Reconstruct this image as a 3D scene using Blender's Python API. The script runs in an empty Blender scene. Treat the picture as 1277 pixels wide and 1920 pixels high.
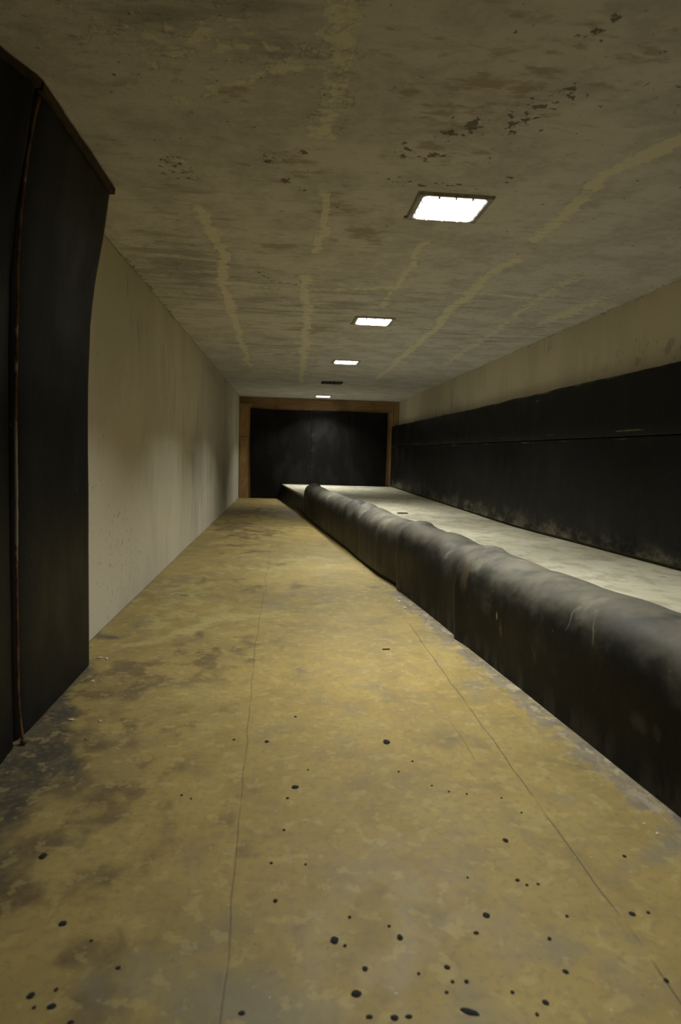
import bpy, bmesh, math, random
import numpy as np
from mathutils import Vector, Matrix

random.seed(7)
scene = bpy.context.scene
C = scene.collection

# ------------------------------------------------------------------ room sizes (metres)
XL, XR = -1.132, 2.738           # left and right wall faces
Y0, Y1 = -2.5, 15.526            # wall behind the camera, far wall
HC = 2.435                       # ceiling height
CAM_H = 1.15

# ------------------------------------------------------------------ numpy noise
def _hash(ix, iy, seed):
    n = (ix.astype(np.int64) * 374761393 + iy.astype(np.int64) * 668265263 + seed * 1442695041) & 0x7fffffff
    n = (n ^ (n >> 13)) * 1274126177 & 0x7fffffff
    return ((n ^ (n >> 16)) & 0xffff) / 65535.0

def vnoise(x, y, seed=0):
    ix, iy = np.floor(x), np.floor(y)
    fx, fy = x - ix, y - iy
    fx = fx * fx * (3 - 2 * fx); fy = fy * fy * (3 - 2 * fy)
    a = _hash(ix, iy, seed); b = _hash(ix + 1, iy, seed)
    c = _hash(ix, iy + 1, seed); d = _hash(ix + 1, iy + 1, seed)
    return (a * (1 - fx) + b * fx) * (1 - fy) + (c * (1 - fx) + d * fx) * fy

def fbm(x, y, seed=0, oct=4):
    s, a, t = 0.0, 0.5, 0.0
    for i in range(oct):
        s = s + a * vnoise(x * 2 ** i, y * 2 ** i, seed + i * 17); t += a; a *= 0.55
    return s / t

def sstep(a, b, v):
    t = np.clip((v - a) / (b - a), 0, 1)
    return t * t * (3 - 2 * t)

def seg(x, y, pts, w):
    """1 on the polyline, falling to 0.5 at distance w and 0 at 2w"""
    best = np.full(np.shape(x), 1e9)
    for (ax, ay), (bx, by) in zip(pts[:-1], pts[1:]):
        dx, dy = bx - ax, by - ay
        t = np.clip(((x - ax) * dx + (y - ay) * dy) / (dx * dx + dy * dy), 0, 1)
        best = np.minimum(best, np.hypot(x - ax - t * dx, y - ay - t * dy))
    return np.clip(1 - best / (2 * w), 0, 1)

def blob(x, y, cx, cy, rx, ry):
    """1 at the centre, 0.5 at the rim"""
    return np.clip(1 - 0.5 * np.hypot((x - cx) / rx, (y - cy) / ry), 0, 1)

# ------------------------------------------------------------------ node helper
class NM:
    def __init__(self, name):
        self.m = bpy.data.materials.new(name); self.m.use_nodes = True
        self.t = self.m.node_tree; self.t.nodes.clear()
        self.out = self.t.nodes.new('ShaderNodeOutputMaterial')
        self.b = self.t.nodes.new('ShaderNodeBsdfPrincipled')
        self.t.links.new(self.b.outputs[0], self.out.inputs[0])
        self.co = self.t.nodes.new('ShaderNodeTexCoord').outputs['Object']
    def put(self, sock, v):
        if hasattr(v, 'is_linked'): self.t.links.new(v, sock)
        else: sock.default_value = v
    def math(self, op, a, b=0.0, clamp=False):
        n = self.t.nodes.new('ShaderNodeMath'); n.operation = op; n.use_clamp = clamp
        self.put(n.inputs[0], a); self.put(n.inputs[1], b); return n.outputs[0]
    def scaled(self, s):
        n = self.t.nodes.new('ShaderNodeVectorMath'); n.operation = 'MULTIPLY'
        self.put(n.inputs[0], self.co); n.inputs[1].default_value = s; return n.outputs[0]
    def noise(self, scale, detail=4, stretch=(1, 1, 1), rough=0.55, off=0.0, distort=0.0, c=2.1):
        n = self.t.nodes.new('ShaderNodeTexNoise')
        v = self.scaled(stretch)
        if off:
            a = self.t.nodes.new('ShaderNodeVectorMath'); a.operation = 'ADD'
            self.put(a.inputs[0], v); a.inputs[1].default_value = (off, off * 1.7, off * .6); v = a.outputs[0]
        self.put(n.inputs['Vector'], v); n.inputs['Scale'].default_value = scale
        n.inputs['Detail'].default_value = detail; n.inputs['Roughness'].default_value = rough
        n.inputs['Distortion'].default_value = distort
        if c == 1: return n.outputs[0]
        return self.math('ADD', self.math('MULTIPLY', n.outputs[0], c), .5 - .5 * c, True)
    def voronoi(self, scale, stretch=(1, 1, 1), feature='F1', rnd=1.0):
        n = self.t.nodes.new('ShaderNodeTexVoronoi'); n.feature = feature
        self.put(n.inputs['Vector'], self.scaled(stretch)); n.inputs['Scale'].default_value = scale
        n.inputs['Randomness'].default_value = rnd
        return n.outputs['Distance']
    def step(self, v, a, b, lo=0.0, hi=1.0):
        n = self.t.nodes.new('ShaderNodeMapRange'); n.interpolation_type = 'SMOOTHSTEP'
        self.put(n.inputs[0], v); n.inputs[1].default_value = a; n.inputs[2].default_value = b
        n.inputs[3].default_value = lo; n.inputs[4].default_value = hi; return n.outputs[0]
    def mix(self, f, a, b, mode='MIX'):
        n = self.t.nodes.new('ShaderNodeMix'); n.data_type = 'RGBA'; n.blend_type = mode
        self.put(n.inputs[0], f)
        for s, v in ((n.inputs[6], a), (n.inputs[7], b)):
            if isinstance(v, tuple): s.default_value = (*v, 1)
            else: self.put(s, v)
        return n.outputs[2]
    def attr(self, name):
        n = self.t.nodes.new('ShaderNodeAttribute'); n.attribute_name = name
        s = self.t.nodes.new('ShaderNodeSeparateColor'); self.t.links.new(n.outputs['Color'], s.inputs[0])
        return s.outputs[0], s.outputs[1], s.outputs[2], n.outputs['Alpha']
    def xyz(self):
        n = self.t.nodes.new('ShaderNodeSeparateXYZ'); self.put(n.inputs[0], self.co); return n.outputs
    def nrm_z(self):
        n = self.t.nodes.new('ShaderNodeNewGeometry'); s = self.t.nodes.new('ShaderNodeSeparateXYZ')
        self.t.links.new(n.outputs['Normal'], s.inputs[0]); return s.outputs[2]
    def done(self, col, rough=0.7, bump=None, strength=0.4, dist=0.01, spec=0.5, metal=0.0):
        if isinstance(col, tuple): self.b.inputs['Base Color'].default_value = (*col, 1)
        else: self.put(self.b.inputs['Base Color'], col)
        self.put(self.b.inputs['Roughness'], rough)
        self.b.inputs['Specular IOR Level'].default_value = spec
        self.b.inputs['Metallic'].default_value = metal
        if bump is not None:
            n = self.t.nodes.new('ShaderNodeBump'); n.inputs['Strength'].default_value = strength
            n.inputs['Distance'].default_value = dist; self.put(n.inputs['Height'], bump)
            self.t.links.new(n.outputs[0], self.b.inputs['Normal'])
        return self.m

# ------------------------------------------------------------------ object helpers
def tag(o, label=None, cat=None, group=None, kind=None):
    if label: o['label'] = label
    if cat: o['category'] = cat
    if group: o['group'] = group
    if kind: o['kind'] = kind
    return o

def link(name, mesh, mat=None, parent=None, smooth=False):
    o = bpy.data.objects.new(name, mesh); C.objects.link(o)
    if mat: mesh.materials.append(mat)
    if parent: o.parent = parent
    if smooth:
        for p in mesh.polygons: p.use_smooth = True
    return o

def bm_obj(name, bm, mat, parent=None, smooth=False):
    me = bpy.data.meshes.new(name)
    bmesh.ops.recalc_face_normals(bm, faces=bm.faces)
    bm.to_mesh(me); bm.free()
    return link(name, me, mat, parent, smooth)

def empty(name, loc):
    o = bpy.data.objects.new(name, None); C.objects.link(o); o.location = loc
    o.empty_display_size = .1
    return o

def copy_tree(o, parent=None):
    c = o.copy(); C.objects.link(c)
    if parent: c.parent = parent
    for ch in list(o.children): copy_tree(ch, c)
    return c

def add_box(bm, x0, x1, y0, y1, z0, z1, bevel=0.0, seg_=2):
    r = bmesh.ops.create_cube(bm, size=1)
    for v in r['verts']:
        v.co = Vector(((x0 + x1) / 2 + v.co.x * (x1 - x0), (y0 + y1) / 2 + v.co.y * (y1 - y0), (z0 + z1) / 2 + v.co.z * (z1 - z0)))
    if bevel:
        es = list({e for v in r['verts'] for e in v.link_edges})
        bmesh.ops.bevel(bm, geom=es, offset=bevel, segments=seg_, profile=.5, affect='EDGES')

def grid_obj(name, us, vs, fn, mat, smooth=True):
    """structured grid: fn(U,V) -> X,Y,Z arrays and rgba mask array"""
    U, V = np.meshgrid(us, vs, indexing='ij')
    X, Y, Z, masks = fn(U, V)
    n, m = U.shape
    co = np.stack([X.ravel(), Y.ravel(), Z.ravel()], 1)
    i = np.arange(n * m).reshape(n, m)
    faces = np.stack([i[:-1, :-1].ravel(), i[1:, :-1].ravel(), i[1:, 1:].ravel(), i[:-1, 1:].ravel()], 1)
    me = bpy.data.meshes.new(name)
    me.from_pydata(co.tolist(), [], faces.tolist())
    if masks is not None:
        for an, arr in masks.items():
            a = me.attributes.new(an, 'FLOAT_COLOR', 'POINT')
            a.data.foreach_set('color', np.stack([c.ravel() for c in arr], 1).astype(np.float32).ravel())
    return link(name, me, mat, None, smooth)

def sweep(name, sections, mat, parent=None, smooth=True, cap=True):
    """closed cross-sections (list of rings of xyz) skinned into a solid"""
    n = len(sections[0]); vs = [p for s in sections for p in s]; fs = []
    for k in range(len(sections) - 1):
        a, b = k * n, (k + 1) * n
        for j in range(n):
            fs.append((a + j, a + (j + 1) % n, b + (j + 1) % n, b + j))
    if cap:
        fs.append(tuple(range(n))[::-1]); fs.append(tuple(range((len(sections) - 1) * n, len(sections) * n)))
    me = bpy.data.meshes.new(name); me.from_pydata([tuple(map(float, v)) for v in vs], [], fs)
    bm = bmesh.new(); bm.from_mesh(me); bmesh.ops.recalc_face_normals(bm, faces=bm.faces); bm.to_mesh(me); bm.free()
    o = link(name, me, mat, parent, smooth)
    if smooth:
        try: me.set_sharp_from_angle(angle=math.radians(50))
        except Exception: pass
    return o

def near_spacing(a, b, d0, k, dmax):
    ys = [a]
    while ys[-1] < b:
        ys.append(ys[-1] + min(dmax, max(d0, (ys[-1]) * k)))
    ys[-1] = b
    return np.array(ys)

# ================================================================== MATERIALS
# ---- plastered concrete ceiling
def ceiling_material():
    n = NM('patched_plaster')
    pale, rust, scab, weather = n.attr('m')
    fine = n.noise(14, 5, rough=.65); mid = n.noise(3.2, 4, off=3.1); stre = n.noise(5, 4, (.35, 1.6, 1), .6, 7.7)
    col = n.mix(n.step(mid, .3, .7), (.535, .522, .50), (.655, .638, .615))
    col = n.mix(n.math('MULTIPLY', n.step(fine, .35, .7), .35), col, (.73, .712, .67))
    # greyish weathered zones, broken up
    wv = n.math('ADD', weather, n.math('MULTIPLY', n.math('SUBTRACT', stre, .5), 1.3))
    wm = n.step(wv, .45, .85)
    col = n.mix(n.math('MULTIPLY', wm, .62), col, (.30, .295, .275))
    fl = n.noise(30, 5, (.4, 1.3, 1), .7, 11.0)
    flake = n.math('MULTIPLY', n.step(n.math('ADD', n.math('MULTIPLY', fl, .8), n.math('MULTIPLY', weather, .35)), .66, .86), .7)
    col = n.mix(flake, col, (.23, .22, .18))
    # brown damp
    rn = n.noise(9, 4, (.7, 1.5, 1), .6, 5.3)
    rm = n.step(n.math('ADD', rust, n.math('MULTIPLY', n.math('SUBTRACT', rn, .5), 1.3)), .42, .8)
    col = n.mix(n.math('MULTIPLY', rm, .6), col, (.32, .235, .15))
    # pale filler strips
    pn = n.noise(16, 4, (1, 1, 1), .62, 2.2)
    pv = n.math('ADD', pale, n.math('MULTIPLY', n.math('SUBTRACT', pn, .5), .75))
    pm = n.step(pv, .42, .66)
    col = n.mix(n.math('MULTIPLY', pm, .75), col, (.82, .785, .62))
    edge = n.math('MULTIPLY', n.math('MULTIPLY', n.step(pv, .36, .42), n.math('SUBTRACT', 1.0, n.step(pv, .42, .47))), n.step(n.noise(6, 3, off=31.0), .5, .75))
    col = n.mix(n.math('MULTIPLY', edge, .6), col, (.25, .22, .16))
    # dark scabs
    sn = n.noise(26, 4, (1, 1, 1), .6, 9.4)
    sv = n.math('ADD', scab, n.math('MULTIPLY', n.math('SUBTRACT', sn, .5), 1.5))
    sm = n.step(sv, .52, .66)
    col = n.mix(n.math('MULTIPLY', sm, .8), col, (.11, .095, .075))
    mot = n.noise(11, 5, (.55, 1.5, 1), .7, 19.0)
    col = n.mix(n.math('MULTIPLY', n.step(mot, .55, .9), .42), col, (.355, .345, .31))
    col = n.mix(n.math('MULTIPLY', n.step(mot, .12, .35, 1.0, 0.0), .3), col, (.78, .755, .69))
    h = n.math('ADD', n.math('MULTIPLY', fine, .5), n.math('MULTIPLY', pm, .55))
    h = n.math('SUBTRACT', h, n.math('MULTIPLY', sm, .6))
    h = n.math('ADD', h, n.math('MULTIPLY', n.math('MULTIPLY', fl, weather), .6))
    return n.done(col, .92, h, .55, .012, .2)

# ---- rendered side walls
def wall_material():
    n = NM('yellowed_render')
    pale, grey, dark, pits = n.attr('m')
    mid = n.noise(1.3, 4, (1, 1, .5), off=1.7); vs = n.noise(7, 4, (1, 1, .16), .6, 4.4); fine = n.noise(22, 4, (1, 1, 1), .6)
    col = n.mix(n.step(mid, .3, .7), (.55, .505, .375), (.625, .575, .43))
    gv = n.math('ADD', grey, n.math('MULTIPLY', n.math('SUBTRACT', vs, .5), .9))
    col = n.mix(n.math('MULTIPLY', n.step(gv, .38, .85), .75), col, (.36, .345, .275))
    pv = n.math('ADD', pale, n.math('MULTIPLY', n.math('SUBTRACT', vs, .5), 1.2))
    col = n.mix(n.math('MULTIPLY', n.step(pv, .35, .75), .6), col, (.64, .585, .42))
    dv = n.math('ADD', dark, n.math('MULTIPLY', n.math('SUBTRACT', vs, .5), 1.3))
    col = n.mix(n.math('MULTIPLY', n.step(dv, .45, .75), .5), col, (.24, .22, .165))
    pn = n.noise(34, 3, (1, 1, .8), .5, 8.8, c=1)
    pm = n.step(n.math('ADD', pn, n.math('MULTIPLY', pits, .12)), .72, .77)
    col = n.mix(n.math('MULTIPLY', pm, .6), col, (.26, .225, .15))
    h = n.math('SUBTRACT', n.math('MULTIPLY', fine, .35), n.math('MULTIPLY', pm, .6))
    return n.done(col, .85, h, .35, .006, .25)

# ---- worn painted board floor
def floor_material():
    n = NM('worn_ochre_floor')
    pale, brown, grime, ochre = n.attr('m')
    rim, greyb, _a, _b = n.attr('k')
    x, y, z = n.xyz()
    big = n.noise(1.6, 4, off=2.0); mid = n.noise(6, 4, (1, .8, 1), .6, 3.3); fine = n.noise(38, 4, (1, 1, 1), .65)
    col = n.mix(n.step(big, .3, .7), (.275, .210, .070), (.345, .258, .080))
    col = n.mix(n.math('MULTIPLY', n.step(n.math('ADD', ochre, n.math('MULTIPLY', n.math('SUBTRACT', mid, .5), .8)), .3, .9), .7), col, (.385, .268, .062))
    col = n.mix(n.math('MULTIPLY', n.step(mid, .45, .75), .4), col, (.23, .188, .078))
    pv = n.math('ADD', pale, n.math('MULTIPLY', n.math('SUBTRACT', mid, .5), 1.4))
    col = n.mix(n.math('MULTIPLY', n.step(pv, .30, .95), .8), col, (.46, .395, .15))
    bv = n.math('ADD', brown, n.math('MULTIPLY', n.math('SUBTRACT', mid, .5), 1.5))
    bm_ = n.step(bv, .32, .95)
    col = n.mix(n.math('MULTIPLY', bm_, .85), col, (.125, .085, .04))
    gv = n.math('ADD', greyb, n.math('MULTIPLY', n.math('SUBTRACT', n.noise(4.5, 4, off=6.1), .5), 1.2))
    col = n.mix(n.math('MULTIPLY', n.step(gv, .25, .95), .7), col, (.205, .185, .12))
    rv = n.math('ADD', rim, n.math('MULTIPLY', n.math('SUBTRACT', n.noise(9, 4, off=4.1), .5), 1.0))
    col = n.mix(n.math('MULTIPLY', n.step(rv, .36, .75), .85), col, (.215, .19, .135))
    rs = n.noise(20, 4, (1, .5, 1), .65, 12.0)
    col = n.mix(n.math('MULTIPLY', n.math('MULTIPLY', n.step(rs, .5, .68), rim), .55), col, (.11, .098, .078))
    col = n.mix(n.math('MULTIPLY', n.math('MULTIPLY', n.step(n.noise(15, 4, (1, .6, 1), .6, 21.0), .56, .7), rim), .6), col, (.46, .40, .28))
    kv = n.math('ADD', grime, n.math('MULTIPLY', n.math('SUBTRACT', mid, .5), .55))
    km = n.step(kv, .38, .78)
    col = n.mix(n.math('MULTIPLY', km, .85), col, (.062, .058, .046))
    blot = n.noise(3.4, 5, (1, 1.2, 1), .68, 51.0)
    col = n.mix(n.math('MULTIPLY', n.step(blot, .45, .95), .5), col, (.19, .145, .065))
    col = n.mix(n.math('MULTIPLY', n.step(blot, .05, .45, 1.0, 0.0), .3), col, (.43, .352, .125))
    # fine mottling, specks
    col = n.mix(n.math('MULTIPLY', n.step(fine, .52, .7), .4), col, (.22, .17, .085))
    col = n.mix(n.math('MULTIPLY', n.step(n.noise(17, 4, (1, 1, 1), .6, 15.0), .62, .75), .35), col, (.46, .375, .14))
    sp = n.noise(55, 2, (1, 1, 1), .5, 30.0, c=1)
    col = n.mix(n.math('MULTIPLY', n.step(sp, .72, .76), .55), col, (.10, .08, .05))
    col = n.mix(n.math('MULTIPLY', n.step(n.noise(60, 2, (1, 1, 1), .5, 41.0, c=1), .745, .78), .6), col, (.66, .58, .38))
    # joints between the boards
    wob = n.math('MULTIPLY', n.math('SUBTRACT', n.noise(2.0, 2, (0, 1, 0), .5, 5.0), .5), .03)
    gate = n.noise(3.0, 3, (.1, 1, 1), .6, 17.0)
    joint = None
    for x0, slope, y0, ya, yb, w, amt in ((-.105, -.02, 1.0, .2, 15.5, .0024, .55), (.867, -.002, 1.3, .2, 4.3, .0028, .75), (.74, .0, 2.3, 2.2, 2.75, .002, .5)):
        lx = n.math('ADD', n.math('ADD', x0, wob), n.math('MULTIPLY', n.math('SUBTRACT', n.math('MINIMUM', y, 3.6), y0), slope))
        d = n.math('ABSOLUTE', n.math('SUBTRACT', x, lx))
        j = n.math('SUBTRACT', 1.0, n.step(d, w * .5, w * 1.6))
        j = n.math('MULTIPLY', j, n.math('MULTIPLY', n.step(y, ya, ya + .1), n.math('SUBTRACT', 1.0, n.step(y, yb - .2, yb))))
        j = n.math('MULTIPLY', j, n.math('MULTIPLY', n.step(gate, .1, .35), amt))
        joint = j if joint is None else n.math('MAXIMUM', joint, j)
    col = n.mix(n.math('MULTIPLY', joint, .85), col, (.085, .06, .03))
    rough = n.math('SUBTRACT', .62, n.math('MULTIPLY', n.step(mid, .3, .7), .14))
    h = n.math('SUBTRACT', n.math('MULTIPLY', fine, .25), n.math('MULTIPLY', joint, .7))
    return n.done(col, rough, h, .3, .004, .35)

# ---- black rubber, with dust
def rubber_material(name, base=(.0065, .0063, .0056), dust=None, rough=.5, scuff=None, streak=.35, marks=False):
    n = NM(name)
    x, y, z = n.xyz()
    cloud = n.noise(2.3, 4, (1, 1, .55), .6, 2.7); fine = n.noise(40, 4)
    col = n.mix(n.math('MULTIPLY', n.step(cloud, .48, .75), streak), base, (.020, .0195, .017))
    col = n.mix(n.math('MULTIPLY', n.step(n.noise(30, 3, (1, 1, .7), .5, 5.5, c=1), .71, .76), .45), col, (.10, .092, .07))
    if dust == 'top':                                  # walked-on grey wear over the rounded nose
        nz = n.nrm_z()
        dn = n.noise(5.0, 4, (1, .8, 1), .6, 1.3)
        v = n.math('ADD', nz, n.math('MULTIPLY', n.math('SUBTRACT', dn, .5), .55))
        m = n.step(v, .05, 1.15)
        col = n.mix(n.math('MULTIPLY', m, .84), col, (.215, .20, .147))
        bl = n.math('MULTIPLY', n.step(n.noise(3.1, 4, (1, 1, 1), .6, 9.0), .35, .8), m)
        col = n.mix(n.math('MULTIPLY', bl, .8), col, (.055, .057, .056))
        pt = n.math('MULTIPLY', n.step(n.noise(3.7, 4, (1, 1, 1), .6, 39.0), .62, .95), m)
        col = n.mix(n.math('MULTIPLY', pt, .6), col, (.33, .305, .215))
        low = n.math('MULTIPLY', n.math('SUBTRACT', 1.0, n.step(z, .02, .16)), n.step(n.noise(7, 4, (1, 1, .4), .6, 14.), .4, .7))
        col = n.mix(n.math('MULTIPLY', low, .30), col, (.10, .092, .07))
    if marks:                                          # pale loop scraped on the nose, a nick and smears lower down
        wob = n.math('MULTIPLY', n.math('SUBTRACT', n.noise(9, 2, off=3.3), .5), .05)
        du = n.math('MULTIPLY', n.math('SUBTRACT', n.math('ADD', y, wob), 2.50), 1 / .095)
        dv = n.math('MULTIPLY', n.math('SUBTRACT', x, 1.235), 1 / .062)
        rr = n.math('SQRT', n.math('ADD', n.math('MULTIPLY', du, du), n.math('MULTIPLY', dv, dv)))
        ringm = n.math('SUBTRACT', 1.0, n.step(n.math('ABSOLUTE', n.math('SUBTRACT', rr, 1.0)), -.02, .11))
        ringm = n.math('MULTIPLY', n.math('MULTIPLY', ringm, n.step(x, 1.31, 1.25)), n.step(z, .40, .44))
        col = n.mix(n.math('MULTIPLY', ringm, .38), col, (.30, .28, .21))
        for my, mz, ry, rz, amt, c_ in ((3.25, .30, .012, .022, .8, (.30, .27, .17)), (3.20, .245, .012, .05, .3, (.16, .14, .10)), (2.06, .225, .05, .035, .45, (.07, .07, .066)),
                                        (3.72, .43, .05, .10, .65, (.075, .055, .030)), (2.85, .22, .012, .05, .35, (.06, .06, .055)), (1.98, .23, .02, .03, .3, (.07, .07, .066))):
            a_ = n.math('MULTIPLY', n.math('SUBTRACT', n.math('ADD', y, wob), my), 1 / ry); b_ = n.math('MULTIPLY', n.math('SUBTRACT', z, mz), 1 / rz)
            q = n.math('SQRT', n.math('ADD', n.math('MULTIPLY', a_, a_), n.math('MULTIPLY', b_, b_)))
            q = n.math('ADD', q, n.math('MULTIPLY', n.math('SUBTRACT', n.noise(30, 4, off=5.0), .5), .6))
            col = n.mix(n.math('MULTIPLY', n.step(q, 1.3, .3), amt), col, c_)
    if scuff is not None:                              # pale scrapes above a given height band
        for za, zb, amt, sx, ta, tb in scuff:
            band = n.math('MULTIPLY', n.step(z, za - .012, za + .01), n.math('SUBTRACT', 1.0, n.step(z, za + (zb - za) * .1, zb)))
            s = n.math('ADD', n.math('MULTIPLY', n.noise(*sx), 1.0), n.math('MULTIPLY', band, .22))
            m = n.math('MULTIPLY', n.step(s, ta, tb), band)
            col = n.mix(n.math('MULTIPLY', m, amt), col, (.30, .265, .18))
    h = n.math('ADD', n.math('MULTIPLY', fine, .15), n.math('MULTIPLY', cloud, .6))
    return n.done(col, n.math('ADD', rough, n.math('MULTIPLY', n.math('SUBTRACT', cloud, .5), .3)), h, .25, .012, .12)

def deck_material():
    n = NM('dusty_deck')
    a = n.noise(1.5, 4, off=1.0); b = n.noise(7, 4, (1, .7, 1), .62, 4.0); f = n.noise(45, 4)
    col = n.mix(n.step(a, .3, .7), (.53, .50, .34), (.64, .605, .43))
    col = n.mix(n.math('MULTIPLY', n.step(b, .48, .72), .55), col, (.37, .345, .235))
    col = n.mix(n.math('MULTIPLY', n.step(n.noise(5, 4, (1, .6, 1), .6, 8.0), .55, .75), .5), col, (.74, .71, .54))
    col = n.mix(n.math('MULTIPLY', n.step(n.noise(70, 2, off=12.0, c=1), .73, .77), .7), col, (.75, .70, .55))
    col = n.mix(n.math('MULTIPLY', n.step(n.noise(9, 3, off=22.0, c=1), .72, .76), .6), col, (.14, .12, .085))
    return n.done(col, .7, n.math('ADD', f, b), .2, .004, .3)

def wood_material(name, c0, c1, axis):
    n = NM(name)
    st = {'x': (.35, 3, 3), 'z': (3, 3, .35)}[axis]
    g = n.noise(9, 4, st, .6, 3.0); k = n.noise(2.2, 4, (1, 1, 1), .5, 6.0)
    col = n.mix(n.step(g, .3, .7), c0, c1)
    col = n.mix(n.math('MULTIPLY', n.step(k, .5, .75), .4), col, tuple(v * .5 for v in c0))
    return n.done(col, .7, g, .15, .004, .3)

def plain(name, col, rough=.5, metal=0.0, var=.3, scale=20):
    n = NM(name)
    f = n.noise(scale, 4)
    c = n.mix(n.math('MULTIPLY', n.step(f, .35, .7), var), col, tuple(v * .45 for v in col))
    return n.done(c, rough, f, .15, .003, .4, metal)

def rust_material():
    n = NM('rusted_steel')
    f = n.noise(25, 4, (1, 1, .6), .6)
    c = n.mix(n.step(f, .35, .65), (.075, .036, .016), (.15, .08, .036))
    c = n.mix(n.math('MULTIPLY', n.step(n.noise(14, 3, (1, 1, .5), .5, 4.), .56, .68), .75), c, (.42, .39, .30))
    return n.done(c, .8, f, .5, .004, .3)

M_CEIL, M_WALL, M_FLOOR = ceiling_material(), wall_material(), floor_material()
M_RUB = rubber_material('black_rubber', scuff=None)
M_CURT = rubber_material('black_rubber_curtain', base=(.0065, .0063, .0056), rough=.47, streak=.45)
M_NOSE = rubber_material('scuffed_rubber', base=(.0075, .0072, .0064), dust='top', rough=.55)
M_NOSE_FAR = rubber_material('lit_scuffed_rubber', base=(.018, .0172, .0145), dust='top', rough=.55)  # lighter base paints in the stronger light on the far mat
M_NOSE_NEAR = rubber_material('marked_scuffed_rubber', base=(.0062, .006, .0054), dust='top', rough=.55, marks=True)
M_WMAT = rubber_material('wall_rubber', base=(.0065, .0063, .0056), rough=.55,
                         scuff=((.36, .64, .66, (6, 6, (1, .5, 1.0), .74, 3.0), .45, 1.25), (1.320, 1.330, .9, (5, 4, (1, .35, 4), .6, 6.0), .70, .95)))
M_WMAT2 = rubber_material('upper_wall_rubber', base=(.0065, .0063, .0056), rough=.55,
                          scuff=((1.385, 1.398, .9, (5, 4, (1, .35, 4), .6, 9.0), .70, .98), (1.815, 1.87, .5, (4, 5, (1, 1, 3), .6, 2.0), .5, 1.2), (1.75, 1.775, .8, (7, 4, (1, .6, 2), .6, 19.0), 1.0, 1.15)))
M_DECK = deck_material()
M_PLY_H = wood_material('plywood_level', (.25, .145, .062), (.32, .19, .082), 'x')
M_PLY_V = wood_material('plywood_upright', (.33, .195, .078), (.41, .25, .105), 'z')
M_BATTEN = wood_material('dark_timber', (.045, .028, .016), (.08, .05, .027), 'x')
M_FRAME = plain('grey_enamel', (.36, .34, .28), .5, .0, .5, 30)
M_DARK = plain('soot_black', (.012, .011, .010), .7)
M_CRUMB = plain('crumb_rubber', (.02, .02, .02), .95, 0, .4, 60)
M_CHIP = plain('pale_chip', (.62, .55, .38), .8, 0, .3, 60)
M_SPLINT = plain('pale_splinter', (.55, .42, .22), .8, 0, .3, 40)
M_RUST = rust_material()

def glow_material():
    n = NM('lit_diffuser')
    n.b.inputs['Base Color'].default_value = (.8, .8, .8, 1)
    n.b.inputs['Roughness'].default_value = .3
    n.b.inputs['Emission Color'].default_value = (1, .985, 1, 1)
    n.b.inputs['Emission Strength'].default_value = 9.0
    return n.m
M_GLOW = glow_material()

# ================================================================== SHAPE OF THE PLATFORM FRONT
_fy = np.array([0.0, 1.0, 1.881, 2.245, 2.891, 3.847, 5.282, 5.86, 7.29, 9.2, 11.135, 11.9, 15.6])
_fx = np.array([1.47, 1.39, 1.321, 1.283, 1.222, 1.115, .973, .862, .728, .53, .337, .33, -.213])
def front_x(y): return np.interp(y, _fy, _fx)
def deck_z(y): return np.interp(y, [0, 2, 4, 5.4, 7.2, 12, 15.6], [.47, .455, .42, .39, .345, .338, .355])
def mat_face_x(y): return np.interp(y, [0, 11.5, 15.5], [2.645, 2.635, 2.555])

# ================================================================== SETTING
ys_c = near_spacing(1.5, Y1, .022, .0055, .06)
ys_all = np.concatenate([np.linspace(Y0, 1.47, 30), ys_c])

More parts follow.
